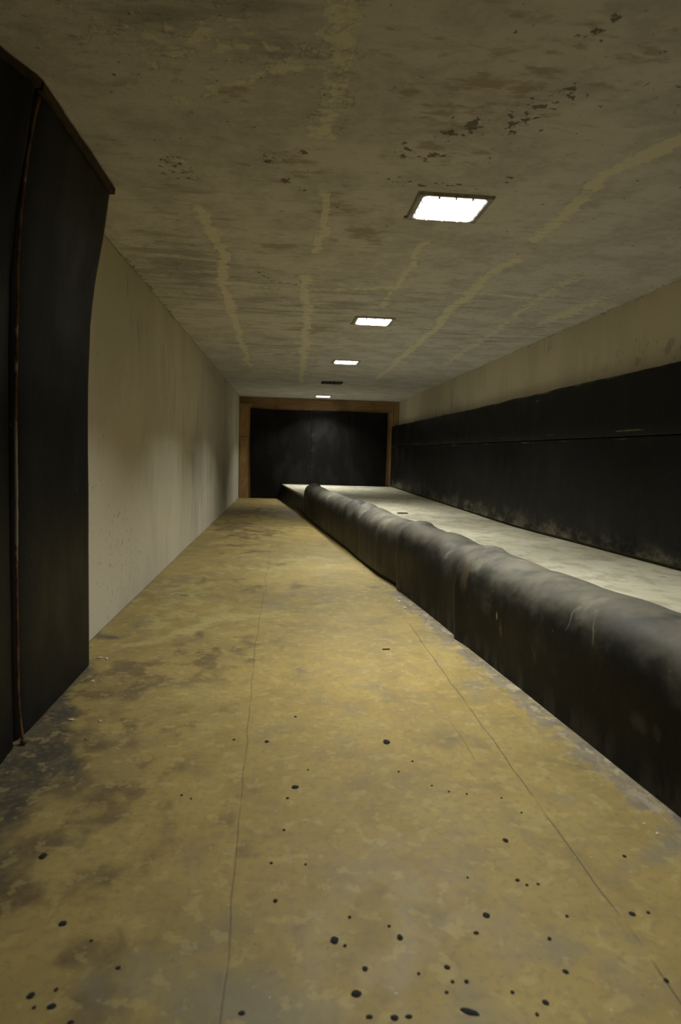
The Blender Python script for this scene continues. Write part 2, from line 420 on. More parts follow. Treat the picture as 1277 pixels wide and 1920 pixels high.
def floor_fn(U, V):
    X_, Y_ = U, V
    x = U + .16 * (fbm(U * 2.6, V * 2.2, 71) - .5) + .07 * (fbm(U * 9, V * 8, 72) - .5)
    y = V + (.10 + .07 * np.clip(V, 0, 10)) * (fbm(U * 2.2, V * 2.0, 73) - .5)
    pale = np.maximum.reduce([
        .8 * seg(x, y, [(-1.0, 3.64), (-.73, 3.8), (-.47, 4.25), (.0, 4.45)], .11),
        .75 * blob(x, y, -.75, 5.0, .38, 1.1), .8 * blob(x, y, -.8, 7.9, .2, .25), .7 * blob(x, y, -.3, 8.2, .3, .2), .72 * blob(x, y, -.45, 6.8, .4, .18), .62 * blob(x, y, -.2, 6.0, .5, .9), .6 * blob(x, y, -.5, 2.95, .16, .13),
        .55 * blob(x, y, .2, 6.6, .6, .7), .5 * blob(x, y, -.6, 7.0, .4, .5),
        .55 * blob(x, y, -.73, 2.03, .10, .22), .55 * blob(x, y, -.5, 1.83, .16, .10), .5 * blob(x, y, .35, 4.9, .5, .35),
        .45 * blob(x, y, -.3, 1.33, .16, .09), .45 * blob(x, y, -.42, 1.6, .1, .12)])
    brown = np.maximum.reduce([
        .60 * sstep(-.15, -.7, x) * sstep(3.3, 2.6, y) * sstep(1.0, 1.6, y), .46 * sstep(.25, -.35, x) * sstep(2.4, 1.5, y),
        .78 * blob(x, y, -.78, 3.2, .2, .42), .68 * blob(x, y, -.5, 3.55, .22, .28), .6 * blob(x, y, -.55, 2.7, .2, .25),
        .55 * blob(x, y, -.35, 3.6, .3, .3), .8 * seg(x, y, [(-1.05, 9.9), (-.75, 9.0), (-.4, 8.2)], .18),
        .72 * blob(x, y, -.85, 9.3, .25, .9), .7 * blob(x, y, -.45, 7.1, .35, .18), .62 * blob(x, y, -.2, 6.4, .3, .12), .62 * blob(x, y, -.6, 5.5, .3, .16), 1.0 * blob(x, y, -.6, 11.9, .5, .8), 1.1 * blob(x, y, -.78, 9.7, .28, .8), .85 * blob(x, y, -.3, 8.9, .35, .35), .5 * blob(x, y, -.6, 7.6, .3, .35),  # blob below the dead light is part brown stain, part painted shade
        .5 * blob(x, y, -.65, 2.25, .12, .3), .45 * blob(x, y, -.3, 5.1, .5, .2), .42 * blob(x, y, .25, 5.4, .5, .25)])
    grime = np.maximum.reduce([
        sstep(-.70, -.99, x + .16 * (fbm(x * 3, y * 3, 5) - .5) - .12 * sstep(2.6, 2.2, y) + .10 * sstep(2.7, 3.2, y)) * sstep(3.45, 3.2, y) * sstep(.9, 1.9, y + 1.0 * (x + 1.0)),
        .72 * seg(x, y, [(-1.12, 3.95), (-.98, 3.95)], .10), .56 * blob(x, y, -.95, 4.25, .12, .3),
        .56 * blob(x, y, -.72, 2.5, .16, .13), .50 * blob(x, y, -.6, 2.48, .12, .05)])
    ochre = np.maximum.reduce([
        .95 * blob(x, y, .35, 2.6, .85, 1.7), .7 * blob(x, y, .3, 8.4, .6, 1.3), .8 * blob(x, y, .5, 1.8, .55, .5), .75 * blob(x, y, 1.0, 2.7, .18, .5)])
    dfr = front_x(Y_) - X_
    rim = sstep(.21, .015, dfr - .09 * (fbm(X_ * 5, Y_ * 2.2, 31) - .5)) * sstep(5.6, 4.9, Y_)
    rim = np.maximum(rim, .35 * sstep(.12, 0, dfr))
    grey = np.maximum.reduce([
        .62 * sstep(1.9, 1.15, y + .3 * np.abs(x - .25)), .5 * blob(x, y, .24, 1.55, .12, .1), .6 * blob(x, y, -.05, 4.06, .05, .12),
        .55 * blob(x, y, -.9, 5.6, .14, .9), .5 * blob(x, y, -.55, 5.1, .25, .25), .6 * blob(x, y, .98, 3.2, .09, .8),
        .6 * seg(x, y, [(.83, 1.62), (1.25, 1.72)], .05), .55 * blob(x, y, -.05, 5.0, .35, .3)])
    z = .0015 * (fbm(X_ * 4, Y_ * 4, 3) - .5)
    one = np.ones_like(x)
    return X_, Y_, z, {'m': (pale, brown, grime, ochre), 'k': (rim, grey, 0 * one, one)}
ys_f = np.concatenate([np.linspace(Y0, .95, 22), near_spacing(1.0, Y1, .014, .007, .06)])
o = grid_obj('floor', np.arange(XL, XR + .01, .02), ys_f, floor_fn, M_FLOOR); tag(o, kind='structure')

def ceil_fn(U, V):
    X_, Y_ = U, V
    x = U + .13 * (fbm(U * 2.1, V * 1.7, 61) - .5) + .05 * (fbm(U * 9, V * 7, 62) - .5)
    y = V + .20 * (fbm(U * 1.9, V * 2.3, 63) - .5) + .06 * (fbm(U * 9, V * 8, 64) - .5)
    pale = np.maximum.reduce([
        seg(x, y, [(-.50, 3.58), (-.465, 4.15), (-.48, 4.6), (-.52, 5.2), (-.54, 6.5), (-.585, 10)], .042),
        .95 * seg(x, y, [(.17, 3.3), (.16, 4.2)], .03), .95 * seg(x, y, [(.15, 4.85), (.165, 5.6), (.19, 7.5), (.25, 12)], .048),
        .66 * seg(x, y, [(.13, 1.4), (.155, 2.26), (.13, 2.7)], .07),
        .85 * seg(x, y, [(.81, 3.9), (.82, 4.9), (.83, 5.7)], .034), .95 * seg(x, y, [(1.45, 4.15), (1.42, 5.2), (1.49, 6.9), (1.53, 11)], .05),
        .95 * seg(x, y, [(1.62, 2.0), (1.55, 2.5), (1.45, 2.9), (1.44, 3.75)], .045),
        .85 * seg(x, y, [(-.5, 5.15), (.07, 5.23), (.81, 5.0)], .045), .8 * seg(x, y, [(1.3, 5.0), (1.96, 5.1)], .028),
        .72 * seg(x, y, [(-1.1, 7.6), (.37, 7.68), (2.1, 7.4)], .045), .66 * seg(x, y, [(2.0, 4.4), (2.08, 6), (2.2, 9)], .08),
        .75 * blob(x, y, 2.45, 5.6, .12, .9), .6 * blob(x, y, 2.4, 3.4, .2, .4),
        .62 * seg(x, y, [(-.62, 2.45), (-.4, 2.52), (-.2, 2.42), (.02, 2.28), (.14, 2.25)], .035),
        .50 * blob(x, y, -.3, 2.2, .45, .22), .62 * blob(x, y, -.53, 3.05, .06, .09), .62 * blob(x, y, -.42, 3.18, .05, .06),
        .6 * seg(x, y, [(1.55, 2.12), (1.75, 2.15)], .02), .6 * seg(x, y, [(1.5, 2.25), (1.62, 2.3)], .018),
        .6 * blob(x, y, .12, 2.6, .06, .1)])
    rust = np.maximum.reduce([
        .75 * blob(x, y, .38, 3.85, .13, .18), .72 * blob(x, y, -.10, 4.12, .13, .16), .85 * blob(x, y, .25, 6.85, .24, .28),
        .62 * blob(x, y, .72, 2.2, .35, .28), .6 * blob(x, y, .6, 2.65, .2, .3), .65 * blob(x, y, .0, 3.05, .14, .15), .5 * blob(x, y, 1.0, 2.15, .2, .25),
        .55 * blob(x, y, .1, 8.4, .4, .5), .5 * blob(x, y, 1.05, 6.7, .12, .2), .5 * blob(x, y, -.25, 2.5, .12, .1), .45 * blob(x, y, .3, 9.3, .5, .6),
        .5 * blob(x, y, .25, 3.5, .3, .3)])
    scab = np.maximum.reduce([
        .8 * blob(X_, Y_, -.10, 2.96, .045, .035), .72 * blob(X_, Y_, .05, 2.86, .035, .022), .75 * blob(X_, Y_, -.02, 3.16, .035, .035), .66 * blob(X_, Y_, .05, 3.26, .03, .02),
        .62 * blob(X_, Y_, -.53, 3.06, .06, .05), .6 * blob(X_, Y_, -.52, 3.2, .05, .04), .5 * blob(X_, Y_, -.5, 3.13, .06, .04),
        .8 * blob(X_, Y_, .70, 2.55, .055, .045), .78 * blob(X_, Y_, .64, 2.63, .045, .035), .72 * blob(X_, Y_, .48, 2.8, .03, .05), .74 * blob(X_, Y_, .60, 2.82, .04, .05),
        .66 * blob(X_, Y_, .86, 2.5, .05, .09), .6 * blob(X_, Y_, .9, 2.38, .05, .05), .6 * blob(X_, Y_, .98, 2.28, .04, .05), .6 * blob(X_, Y_, .9, 1.98, .03, .03), .58 * blob(X_, Y_, .94, 1.9, .03, .03),
        .62 * seg(X_, Y_, [(.48, 3.08), (.62, 3.12), (.78, 3.1)], .025), .55 * blob(X_, Y_, 1.0, 3.0, .04, .04),
        .5 * seg(X_, Y_, [(-.25, 4.75), (-.12, 5.0), (.05, 5.06)], .02), .55 * seg(X_, Y_, [(.05, 4.8), (.17, 4.76)], .015),
        .48 * seg(X_, Y_, [(XL, 4.5), (XL, 6.5)], .03), .42 * seg(X_, Y_, [(XR, 3.5), (XR, 7.5)], .03)])
    weather = np.maximum.reduce([
        .8 * blob(x, y, -.75, 4.9, .45, 1.1), .62 * blob(x, y, .2, 5.8, 1.3, .8), .6 * blob(x, y, -.3, 1.95, .5, .4), .55 * blob(x, y, 1.9, 6.6, .8, 1.6),
        .5 * blob(x, y, -.2, 8.0, 1.0, 1.4), .55 * blob(x, y, 1.9, 2.0, .5, .4), .42 * blob(x, y, .3, 12.0, 2.2, 1.6)])
    pale = pale * (.72 + .56 * fbm(X_ * 1.3, Y_ * 1.1, 65))
    z = HC + .012 * (fbm(X_ * 1.5, Y_ * .9, 8) - .5) * sstep(0, .12, X_ - XL) * sstep(0, .12, XR - X_)
    return X_, Y_, z, {'m': (pale, rust, scab, weather)}
o = grid_obj('ceiling', np.arange(XL, XR + .01, .022), ys_all, ceil_fn, M_CEIL); tag(o, kind='structure')

def left_fn(U, V):
    y, z = U, V
    pale = np.maximum.reduce([
        .72 * seg(y, z, [(4.54, 1.25), (4.5, .55), (4.6, .2)], .06), .66 * seg(y, z, [(3.6, 1.23), (5.8, 1.2), (8.3, 1.16)], .05),
        .62 * seg(y, z, [(5.8, 1.8), (6.05, 1.3)], .1), .62 * seg(y, z, [(7.4, 1.25), (7.5, .1)], .14), .58 * blob(y, z, 4.2, .6, .5, .5),
        .55 * seg(y, z, [(8.8, 1.6), (8.9, .3)], .12), .5 * blob(y, z, 5.8, .35, .8, .35), .55 * seg(y, z, [(10.1, 1.5), (10.2, .2)], .15)])
    grey = np.maximum.reduce([
        .75 * blob(y, z, 8.6, .95, 1.6, .8), .55 * blob(y, z, 5.9, .9, .9, .28), .85 * blob(y, z, 12.1, 1.0, 1.4, 1.1), .5 * blob(y, z, 6.4, 1.9, 1.2, .4), .5 * blob(y, z, 5.2, 2.1, .8, .25)])
    dark = np.maximum.reduce([
        .6 * seg(y, z, [(4.65, 2.43), (4.7, 2.2)], .03), .62 * seg(y, z, [(5.25, 2.43), (5.35, 2.25)], .05), .55 * seg(y, z, [(4.3, 2.44), (9, 2.44)], .025),
        .5 * seg(y, z, [(9, 2.3), (13, 2.2)], .2)])
    pits = np.maximum(.9 * blob(y, z, 4.4, .5, .9, .55), .6 * blob(y, z, 4.5, 1.7, .6, .4))
    x = XL - .006 * (fbm(y * .9, z * 1.4, 12) - .5) - .002
    return x, y, z, {'m': (pale, grey, dark, pits)}
zs_w = np.linspace(0, HC, 90)
o = grid_obj('wall_left', np.concatenate([np.linspace(Y0, 2.9, 12), near_spacing(3.0, Y1, .03, .008, .09)]), zs_w, left_fn, M_WALL); tag(o, kind='structure')

def right_fn(U, V):
    y, z = U, V
    pale = np.maximum.reduce([.5 * blob(y, z, 5.6, 2.0, .8, .3), .45 * blob(y, z, 8, 2.1, 1.2, .3), .55 * blob(y, z, 4.75, 2.2, .06, .05)])
    grey = np.maximum.reduce([.55 * blob(y, z, 10.5, 2.0, 2.2, .5), .5 * blob(y, z, 6.5, 2.3, 1.0, .12)])
    dark = np.maximum.reduce([.62 * seg(y, z, [(4.35, 2.02), (4.6, 1.93)], .03), .55 * seg(y, z, [(4.75, 1.93), (5.1, 1.92)], .03), .5 * blob(y, z, 5.4, 1.95, .1, .05),
                              .5 * seg(y, z, [(3.5, 2.44), (8, 2.44)], .02)])
    pits = np.maximum(.9 * blob(y, z, 5.0, 1.95, 1.2, .2), .5 * blob(y, z, 4.5, 2.2, .6, .2))
    x = XR + .006 * (fbm(y * .9, z * 1.4, 22) - .5) + .002
    return x, y, z, {'m': (pale, grey, dark, pits)}
o = grid_obj('wall_right', np.concatenate([np.linspace(Y0, 2.9, 12), near_spacing(3.0, Y1, .03, .008, .09)]), zs_w, right_fn, M_WALL); tag(o, kind='structure')

def back_fn(y0):
    def f(U, V):
        z0 = np.zeros_like(U)
        return U, z0 + y0, V, {'m': (z0, z0 + .4, z0, z0)}
    return f
o = grid_obj('wall_back', np.linspace(XL - .01, XR + .01, 40), np.linspace(0, HC + .01, 30), back_fn(Y1), M_WALL); tag(o, kind='structure')
o = grid_obj('wall_front', np.linspace(XL - .01, XR + .01, 10), np.linspace(0, HC + .01, 10), back_fn(Y0), M_WALL); tag(o, kind='structure')

# ================================================================== CEILING LIGHTS
LX = .815
def ring(bm, outer, inner, z0, z1, r_in=.03, n=6):
    """rectangular flange with bevelled outer edge and rounded opening"""
    def rrect(hx, hy, r, z):
        pts = []
        for cx, cy, a0 in ((hx - r, hy - r, 0), (-hx + r, hy - r, 90), (-hx + r, -hy + r, 180), (hx - r, -hy + r, 270)):
            for k in range(n + 1):
                a = math.radians(a0 + 90 * k / n); pts.append((cx + r * math.cos(a), cy + r * math.sin(a), z))
        return pts
    (ox, oy), (ix, iy) = outer, inner
    loops = [rrect(ox, oy, .006, z1), rrect(ox, oy, .006, z1 - .003), rrect(ox - .012, oy - .012, .008, z0),
             rrect(ix + .006, iy + .006, r_in, z0), rrect(ix, iy, r_in, z0 + .004), rrect(ix, iy, r_in, z1)]
    vl = [[bm.verts.new(p) for p in L] for L in loops]
    m = len(vl[0])
    for a, b in zip(vl[:-1], vl[1:]):
        for j in range(m): bm.faces.new((a[j], a[(j + 1) % m], b[(j + 1) % m], b[j]))
    for j in range(m): bm.faces.new((vl[-1][j], vl[-1][(j + 1) % m], vl[0][(j + 1) % m], vl[0][j]))

def rounded_slab(bm, hx, hy, r, z0, z1, bev=.004, n=6):
    def rr(hx, hy, r, z):
        return [(cx + r * math.cos(math.radians(a0 + 90 * k / n)), cy + r * math.sin(math.radians(a0 + 90 * k / n)), z)
                for cx, cy, a0 in ((hx - r, hy - r, 0), (-hx + r, hy - r, 90), (-hx + r, -hy + r, 180), (hx - r, -hy + r, 270)) for k in range(n + 1)]
    loops = [rr(hx, hy, r, z1), rr(hx, hy, r, z0 + bev), rr(hx - bev, hy - bev, r, z0)]
    vl = [[bm.verts.new(p) for p in L] for L in loops]; m = len(vl[0])
    for a, b in zip(vl[:-1], vl[1:]):
        for j in range(m): bm.faces.new((a[j], a[(j + 1) % m], b[(j + 1) % m], b[j]))
    bm.faces.new(vl[0]); bm.faces.new(vl[-1])

def make_light():
    root = empty('ceiling_light', (LX, 3.362, HC))
    bm = bmesh.new(); ring(bm, (.200, .180), (.160, .150), -.014, .012); fr = bm_obj('frame', bm, M_FRAME, root)
    bm = bmesh.new(); rounded_slab(bm, .156, .147, .024, -.016, .006); df = bm_obj('diffuser', bm, M_GLOW, root)
    df['label'] = 'glowing white diffuser'
    for k in range(3):
        for sx, sy, w, d in ((-.085 + .085 * k, .148, .005, .003), (-.085 + .085 * k, -.148, .005, .003)):
            bm = bmesh.new(); add_box(bm, sx - w, sx + w, sy - d, sy + d, -.020, -.008, .001); bm_obj('clip', bm, M_FRAME, root)
        for sx in (.157, -.157):
            sy = -.08 + .08 * k
            bm = bmesh.new(); add_box(bm, sx - .003, sx + .003, sy - .005, sy + .005, -.020, -.008, .001); bm_obj('clip', bm, M_FRAME, root)
    bm = bmesh.new(); add_box(bm, -.207, -.188, .150, .172, -.012, .004, .004); bm_obj('mounting_lug', bm, M_FRAME, root)
    ld = bpy.data.lights.new('lamp', 'AREA'); ld.shape = 'RECTANGLE'; ld.size = .30; ld.size_y = .28
    ld.energy = LIGHT_W; ld.color = LIGHT_C; ld.spread = math.radians(LIGHT_SPREAD)
    lo = bpy.data.objects.new('lamp', ld); C.objects.link(lo); lo.parent = root; lo.location = (0, 0, -.024)
    return root
LIGHT_W, LIGHT_C, LIGHT_SPREAD = 30.0, (1.0, 1.0, .98), 121
light = make_light()
tag(light, 'largest lit square ceiling light in view, just below dark scabs in the plaster', 'ceiling light', 'lit square lights along the ceiling')
labels = ['second largest lit square ceiling light in view, with brown stains just beyond it',
          'lit square recessed ceiling light just before the dead dark fixture',
          'smallest lit square ceiling light, farthest away above the plywood boards']
for yy, lb in zip((6.235, 9.06, 14.67), labels):
    c = copy_tree(light); c.location = (LX, yy, HC); c['label'] = lb

c = copy_tree(light); c.location = (LX, .512, HC); c['label'] = 'dimmer square recessed ceiling light straight above the viewpoint, out of view overhead'
for ch in c.children:
    if ch.type == 'LIGHT': ch.data = ch.data.copy(); ch.data.energy = LIGHT_W * .42     # lamp added out of view for the near floor, power turned down to suit

dead = empty('ceiling_light', (LX, 11.80, HC))
tag(dead, 'dead dark ceiling light fixture between the third and fourth lit lights', 'ceiling light')
bm = bmesh.new(); ring(bm, (.200, .180), (.160, .150), -.014, .012); bm_obj('frame', bm, M_DARK, dead)
bm = bmesh.new(); rounded_slab(bm, .160, .149, .024, -.004, .006); bm_obj('diffuser', bm, M_DARK, dead)
for k, (xx, L) in enumerate(((-.185, .03), (-.09, .012), (-.04, .02), (.03, .026), (.09, .014), (.15, .016))):
    bm = bmesh.new(); add_box(bm, xx - .012, xx + .012, -.16, -.145, -.012 - L, -.006, .003); bm_obj('bracket', bm, M_DARK, dead)

# ================================================================== RAISED PLATFORM
plat = empty('raised_platform', (2.0, 8.0, 0))
tag(plat, 'long low platform with dusty grey-beige deck along the right wall', 'platform')
def local(o, root): o.location = (-root.location.x, -root.location.y, -root.location.z)

ysd = np.concatenate([np.arange(.3, 15.4, .12), [15.44]])
secs = []
for y in ysd:
    # under the rubber the boards stop short of the nose; past it they run to the front edge
    far = float(sstep(11.35, 11.5, np.array(y)))
    xf = float(front_x(y)) + .075
    xt = float(np.interp(y, [11.4, 12.05, 15.53], [.345, .326, -.088]))
    xa = xf * (1 - far) + xt * far
    zt = float(deck_z(y)); xb = float(mat_face_x(y)) + .05
    xs = np.concatenate([np.linspace(xa, xb, 14)])
    top = [(x, y, zt + .006 * (vnoise(np.array(x * 2.), np.array(y * 1.1), 4) - .5)) for x in xs]
    bot = [(xb, y, zt - .045), (xa, y, zt - .045)]
    secs.append([tuple(map(float, p)) for p in top] + bot)
d = sweep('deck', secs, M_DECK, plat); local(d, plat)
secs = []
for y in np.concatenate([np.arange(.3, 15.4, .2), [15.44]]):
    far = float(sstep(11.35, 11.5, np.array(y)))
    xtop = (float(front_x(y)) + .082) * (1 - far) + float(np.interp(y, [11.4, 12.05, 15.53], [.348, .330, -.084])) * far
    xbot = (float(front_x(y)) + .05) * (1 - far) + float(np.interp(y, [11.4, 11.9, 15.6], [.347, .334, -.21])) * far
    zt = float(deck_z(y)) - .012
    secs.append([(xtop, y, zt), (xbot, y, 0.0), (xbot + .03, y, 0.0), (xtop + .03, y, zt)])
d = sweep('front_board', secs, M_RUB, plat); local(d, plat); d['label'] = 'black rubber facing at the uncovered far end'

# ---- rubber mats draped over the front of the platform
PROF = [(0, 0), (-.004, .08), (-.010, .18), (-.014, .27), (-.015, .34), (-.010, .40), (.002, .45), (.020, .487), (.045, .517), (.08, .543), (.12, .56),
        (.165, .568), (.215, .562), (.26, .548), (.31, .525), (.36, .497), (.42, .465), (.48, .437), (.55, .415)]
def draped_mat(name, ya, yb, off, lift, seed, label, gap=0.0, wrinkle=None, step=.05, mat=None):
    secs = []; T = .028
    ys = np.concatenate([[ya, ya + .006, ya + .014], np.arange(ya + .04, yb - .06, step), [yb - .045, yb - .033, yb - .022, yb - .013, yb - .006, yb - .002, yb]])
    for y in ys:
        e = 1.0
        edge = min(y - ya, yb - y)
        er = .008 if y - ya < yb - y else .013
        ew = .014 if y - ya < yb - y else .045
        rnd = er * (1 - math.sqrt(max(0, 1 - (1 - edge / ew) ** 2))) if edge < ew else 0.0
        swell = .030 * math.exp(-((yb - y) / .11) ** 2)          # far lip of each mat stands a little proud
        xf = float(front_x(y)) + off
        outer = []
        for (px, pz) in PROF:
            w = .010 * (float(fbm(np.array(y * 1.3), np.array(pz * 4 + px * 3), seed)) - .5)
            top = max(0.0, (pz - .35) / .22)
            if wrinkle:
                for wy, ww, wa in wrinkle:
                    w += wa * top * math.exp(-((y - wy - .25 * px) / ww) ** 2)
            zz = pz
            if pz > .40:
                zz = pz + (float(deck_z(y)) + .034 - .415) * min(1, max(0, (px - .15) / .4)) + lift * top
            nx, nz = (-1, 0) if pz < .40 else ((-.6, .8) if px < .06 else (0, 1))
            sw = swell * (0.5 + .5 * top) if px < .30 else 0
            outer.append(Vector((xf + px + nx * (w + sw - rnd), 0, max(zz + nz * (w + sw - rnd), 0))))
        outer[0].z = gap * (0.6 + .8 * float(vnoise(np.array(y * 1.2), np.array(0.), seed + 3)))
        inner = []
        for j, p in enumerate(outer):
            a = outer[max(j - 1, 0)]; b = outer[min(j + 1, len(outer) - 1)]
            t = (b - a).normalized(); nrm = Vector((t.z, 0, -t.x))
            q = p + nrm * (T - 2 * rnd); q.z = max(q.z, outer[0].z) if j == 0 else q.z
            inner.append(q)
        ringp = [(p.x, y, p.z) for p in outer] + [(p.x, y, p.z) for p in reversed(inner)]
        secs.append(ringp)
    o = sweep(name, secs, mat or M_NOSE)
    tag(o, label, 'rubber mat', 'rubber mats draped over the platform edge')
    return o
draped_mat('rubber_mat', 5.30, 11.42, .022, .0, 3, 'long grey-black rubber mat draped over the platform edge, farthest away, with wrinkles', gap=.03,
           wrinkle=[(9.2, .12, .012), (7.6, .09, .03), (7.3, .07, -.03), (7.05, .07, .034), (6.8, .06, -.03), (6.55, .08, .026), (10.6, .15, .012)], mat=M_NOSE_FAR)
draped_mat('rubber_mat', 3.88, 5.28, -.002, .004, 13, 'short black rubber mat over the platform edge between the two longer mats', gap=.004,
           wrinkle=[(4.75, .07, -.010), (4.2, .10, -.018), (4.5, .12, .012)])
draped_mat('rubber_mat', .35, 3.86, -.020, .004, 23, 'black rubber mat over the platform edge nearest the camera, pale curved scuff on top', gap=.0,
           wrinkle=[(3.5, .12, .006), (3.2, .09, -.012), (2.72, .10, -.008), (2.4, .1, .008), (2.1, .1, -.007)], mat=M_NOSE_NEAR)

# ================================================================== RIGHT WALL RUBBER
def wall_sheet(name, za, zb, prouder, mat, label, seed, toproll):
    secs = []
    for y in np.concatenate([np.arange(.4, 15.3, .1), [15.40]]):
        xf = float(mat_face_x(y)) - prouder; xb = XR - .006
        w = float(fbm(np.array(y * .9), np.array(0.5), seed)) - .5
        w2 = float(fbm(np.array(y * 3.1), np.array(2.5), seed + 4, 3)) - .5
        zl = za(y) if callable(za) else za + .002 * w2
        zt = zb + (.030 * w + .012 * w2) * (1.0 if zb > 1.5 else .12)
        m = (zl + zt) / 2
        secs.append([(xf + .006, y, zl), (xf, y, zl + .012), (xf + .004 * w2, y, m - .2 * (zt - zl)), (xf - .004 * w2, y, m + .2 * (zt - zl)), (xf, y, zt - toproll),
                     (xf + toproll * .3, y, zt - toproll * .3), (xf + toproll, y, zt), (xb, y, zt), (xb, y, zl)])
    o = sweep(name, secs, mat); tag(o, label, 'rubber sheet', 'rubber sheets lining the right wall'); return o
wall_sheet('rubber_sheet', lambda y: float(deck_z(y)) + .030, 1.336, 0.0, M_WMAT, 'tall black rubber sheet lining the right wall just above the platform deck', 5, .008)
wall_sheet('rubber_sheet', 1.345, 1.836, .001, M_WMAT2, 'upper strip of black rubber on the right wall below bare plaster', 6, .016)

# ================================================================== END WALL: PLYWOOD AND RUBBER
def board(x0, x1, z0, z1, y0, mat, label, th=.02):
    bm = bmesh.new(); add_box(bm, x0, x1, y0 - th, y0, z0, z1, .002, 1)
    o = bm_obj('plywood_board', bm, mat); tag(o, label, 'board', 'plywood boards framing the end wall rubber'); return o
YB = Y1 - .004
board(-1.122, -.80, .004, 1.472, YB - .021, M_PLY_V, 'upright bare plywood board standing on the floor in the far left corner')
board(-1.124, -.84, 1.484, 2.268, YB - .021, M_PLY_V, 'darker upright plywood board above the lower corner board, left of the black rubber')
board(-1.126, -.337, 2.09, 2.412, YB, M_PLY_H, 'short level plywood board at the top left corner of the end wall')
bm = None
board(-.322, 1.178, 2.07, 2.418, YB, M_PLY_H, 'middle plywood board above the end wall rubber, under the farthest light')
board(1.192, 2.600, 2.168, 2.426, YB, M_PLY_H, 'long right-hand plywood board above the end wall rubber')
board(2.33, 2.606, .004, 2.160, YB, M_PLY_V, 'upright plywood board right of the end wall rubber, beside the wall sheets')
board(2.614, 2.724, .004, 2.40, YB, M_PLY_V, 'narrow upright plywood strip in the far right corner')

def hung_sheet(name, x0, x1, zlo, ztop, label, edge_l=None, bumps=False, yoff=0.0):
    """rubber sheet hanging in front of the boards, face towards the camera"""
    xs = np.linspace(0, 1, 22); zs = np.concatenate([[0, .004], np.linspace(.02, .98, 40), [.996, 1]])
    rows = []
    for s in zs:
        row = []
        for t in xs:
            zt = float(np.interp(x0 + (x1 - x0) * t, *ztop))
            z = zlo(x0 + (x1 - x0) * t) * (1 - s) + zt * s
            xa = x0 + (float(np.interp(z, *edge_l)) if edge_l else 0.0)
            x = xa * (1 - t) + x1 * t
            yy = Y1 - .078 - yoff - .012 * (float(fbm(np.array(x * 1.4), np.array(z * 1.2), 40)) - .5)
            if min(t, 1 - t) < .03 or min(s, 1 - s) < .003: yy += .006
            if bumps and t < .06 and .75 < z < 1.55: yy -= .022 * max(0, math.sin(z * 2 * math.pi / .125)) ** 2
            row.append((x, yy, z))
        rows.append(row)
    n = len(xs); vs = [p for r in rows for p in r]; fs = []
    for a in range(len(rows) - 1):
        for b in range(n - 1):
            fs.append((a * n + b, a * n + b + 1, (a + 1) * n + b + 1, (a + 1) * n + b))
    me = bpy.data.meshes.new(name); me.from_pydata(vs, [], fs)
    bm = bmesh.new(); bm.from_mesh(me)
    bmesh.ops.recalc_face_normals(bm, faces=bm.faces)
    # give it thickness towards the wall
    r = bmesh.ops.extrude_face_region(bm, geom=bm.faces[:])
    for e in r['geom']:
        if isinstance(e, bmesh.types.BMVert): e.co.y = Y1 - .050
    bmesh.ops.recalc_face_normals(bm, faces=bm.faces)
    bm.to_mesh(me); bm.free()
    o = link(name, me, M_RUB, None, True)
    try: me.set_sharp_from_angle(angle=math.radians(40))
    except Exception: pass
    tag(o, label, 'rubber sheet', 'rubber sheets hung on the end wall'); return o
TOP = ([-.9, -.5, -.3, .2, .58, 1.5, 2.0, 2.45], [2.165, 2.15, 2.142, 2.142, 2.150, 2.156, 2.152, 2.145])
lowz = lambda x: .012 if x < -.10 else (.375 if x > -.06 else .375)
# the left sheet reaches the floor beside the platform
hung_sheet('rubber_sheet', -.858, .592, lambda x: .004, TOP,
           'black rubber sheet at left of end wall, reaching down to the floor', ([0, .3, 1.2, 1.6, 2.2], [.016, .010, -.022, -.018, -.010]))
hung_sheet('rubber_sheet', .600, 1.548, lambda x: .004, TOP, 'middle black rubber sheet on the end wall with a knobbly left edge', None, True, .004)
hung_sheet('rubber_sheet', 1.556, 2.448, lambda x: .004, TOP, 'black rubber sheet on end wall next to the right corner')

# ================================================================== LEFT: THICK RUBBER CURTAIN SHEETS
pz = np.array([0, .2, .7, 1.3, 1.46, 1.754, 1.964, 2.172, 2.30, 2.392])
px = np.array([-1.010, -1.008, -1.006, -1.003, -1.001, -.989, -.964, -.926, -.905, -.893])
def curtain(name, ya, yb, label, bend, seed):
    secs = []
    zs = np.concatenate([[0, .01], np.linspace(.04, 2.36, 58), [2.385, 2.390]])
    ys = np.concatenate([[ya, ya + .006, ya + .02], np.arange(ya + .06, yb - .05, .05), [yb - .02, yb - .006, yb]])
    for y in ys:
        ed = min(y - ya, yb - y); rnd = .012 * max(0, 1 - ed / .02) ** 2
        outer = []; T = .045
        for z in zs:
            x = float(np.interp(z, pz, px)) + bend(y, z) + .012 * (float(fbm(np.array(y * 1.6), np.array(z * 1.2), seed)) - .5) * sstep(0, .4, np.array(z)) - rnd
            outer.append((float(x), y, float(z)))
        inner = [(x - T + 2 * rnd, y, z) for (x, y, z) in outer]
        secs.append(outer + inner[::-1])
    o = sweep(name, secs, M_CURT); tag(o, label, 'rubber sheet', 'rubber sheets on the left wall'); return o
def bend_far(y, z): return .012 * float(sstep(2.55, 2.44, np.array(y))) * -1.0
def bend_near(y, z):
    k = float(sstep(1.55, 2.16, np.array(z)))
    back = float(np.interp(y, [-1, 1.7, 2.0, 2.29, 2.42], [-.09, -.09, -.085, -.05, .0]))
    low = float(np.interp(y, [-1, 1.0, 2.2, 2.42], [.02, .02, .02, .0]))
    return back * k + low * (1 - k) * .8
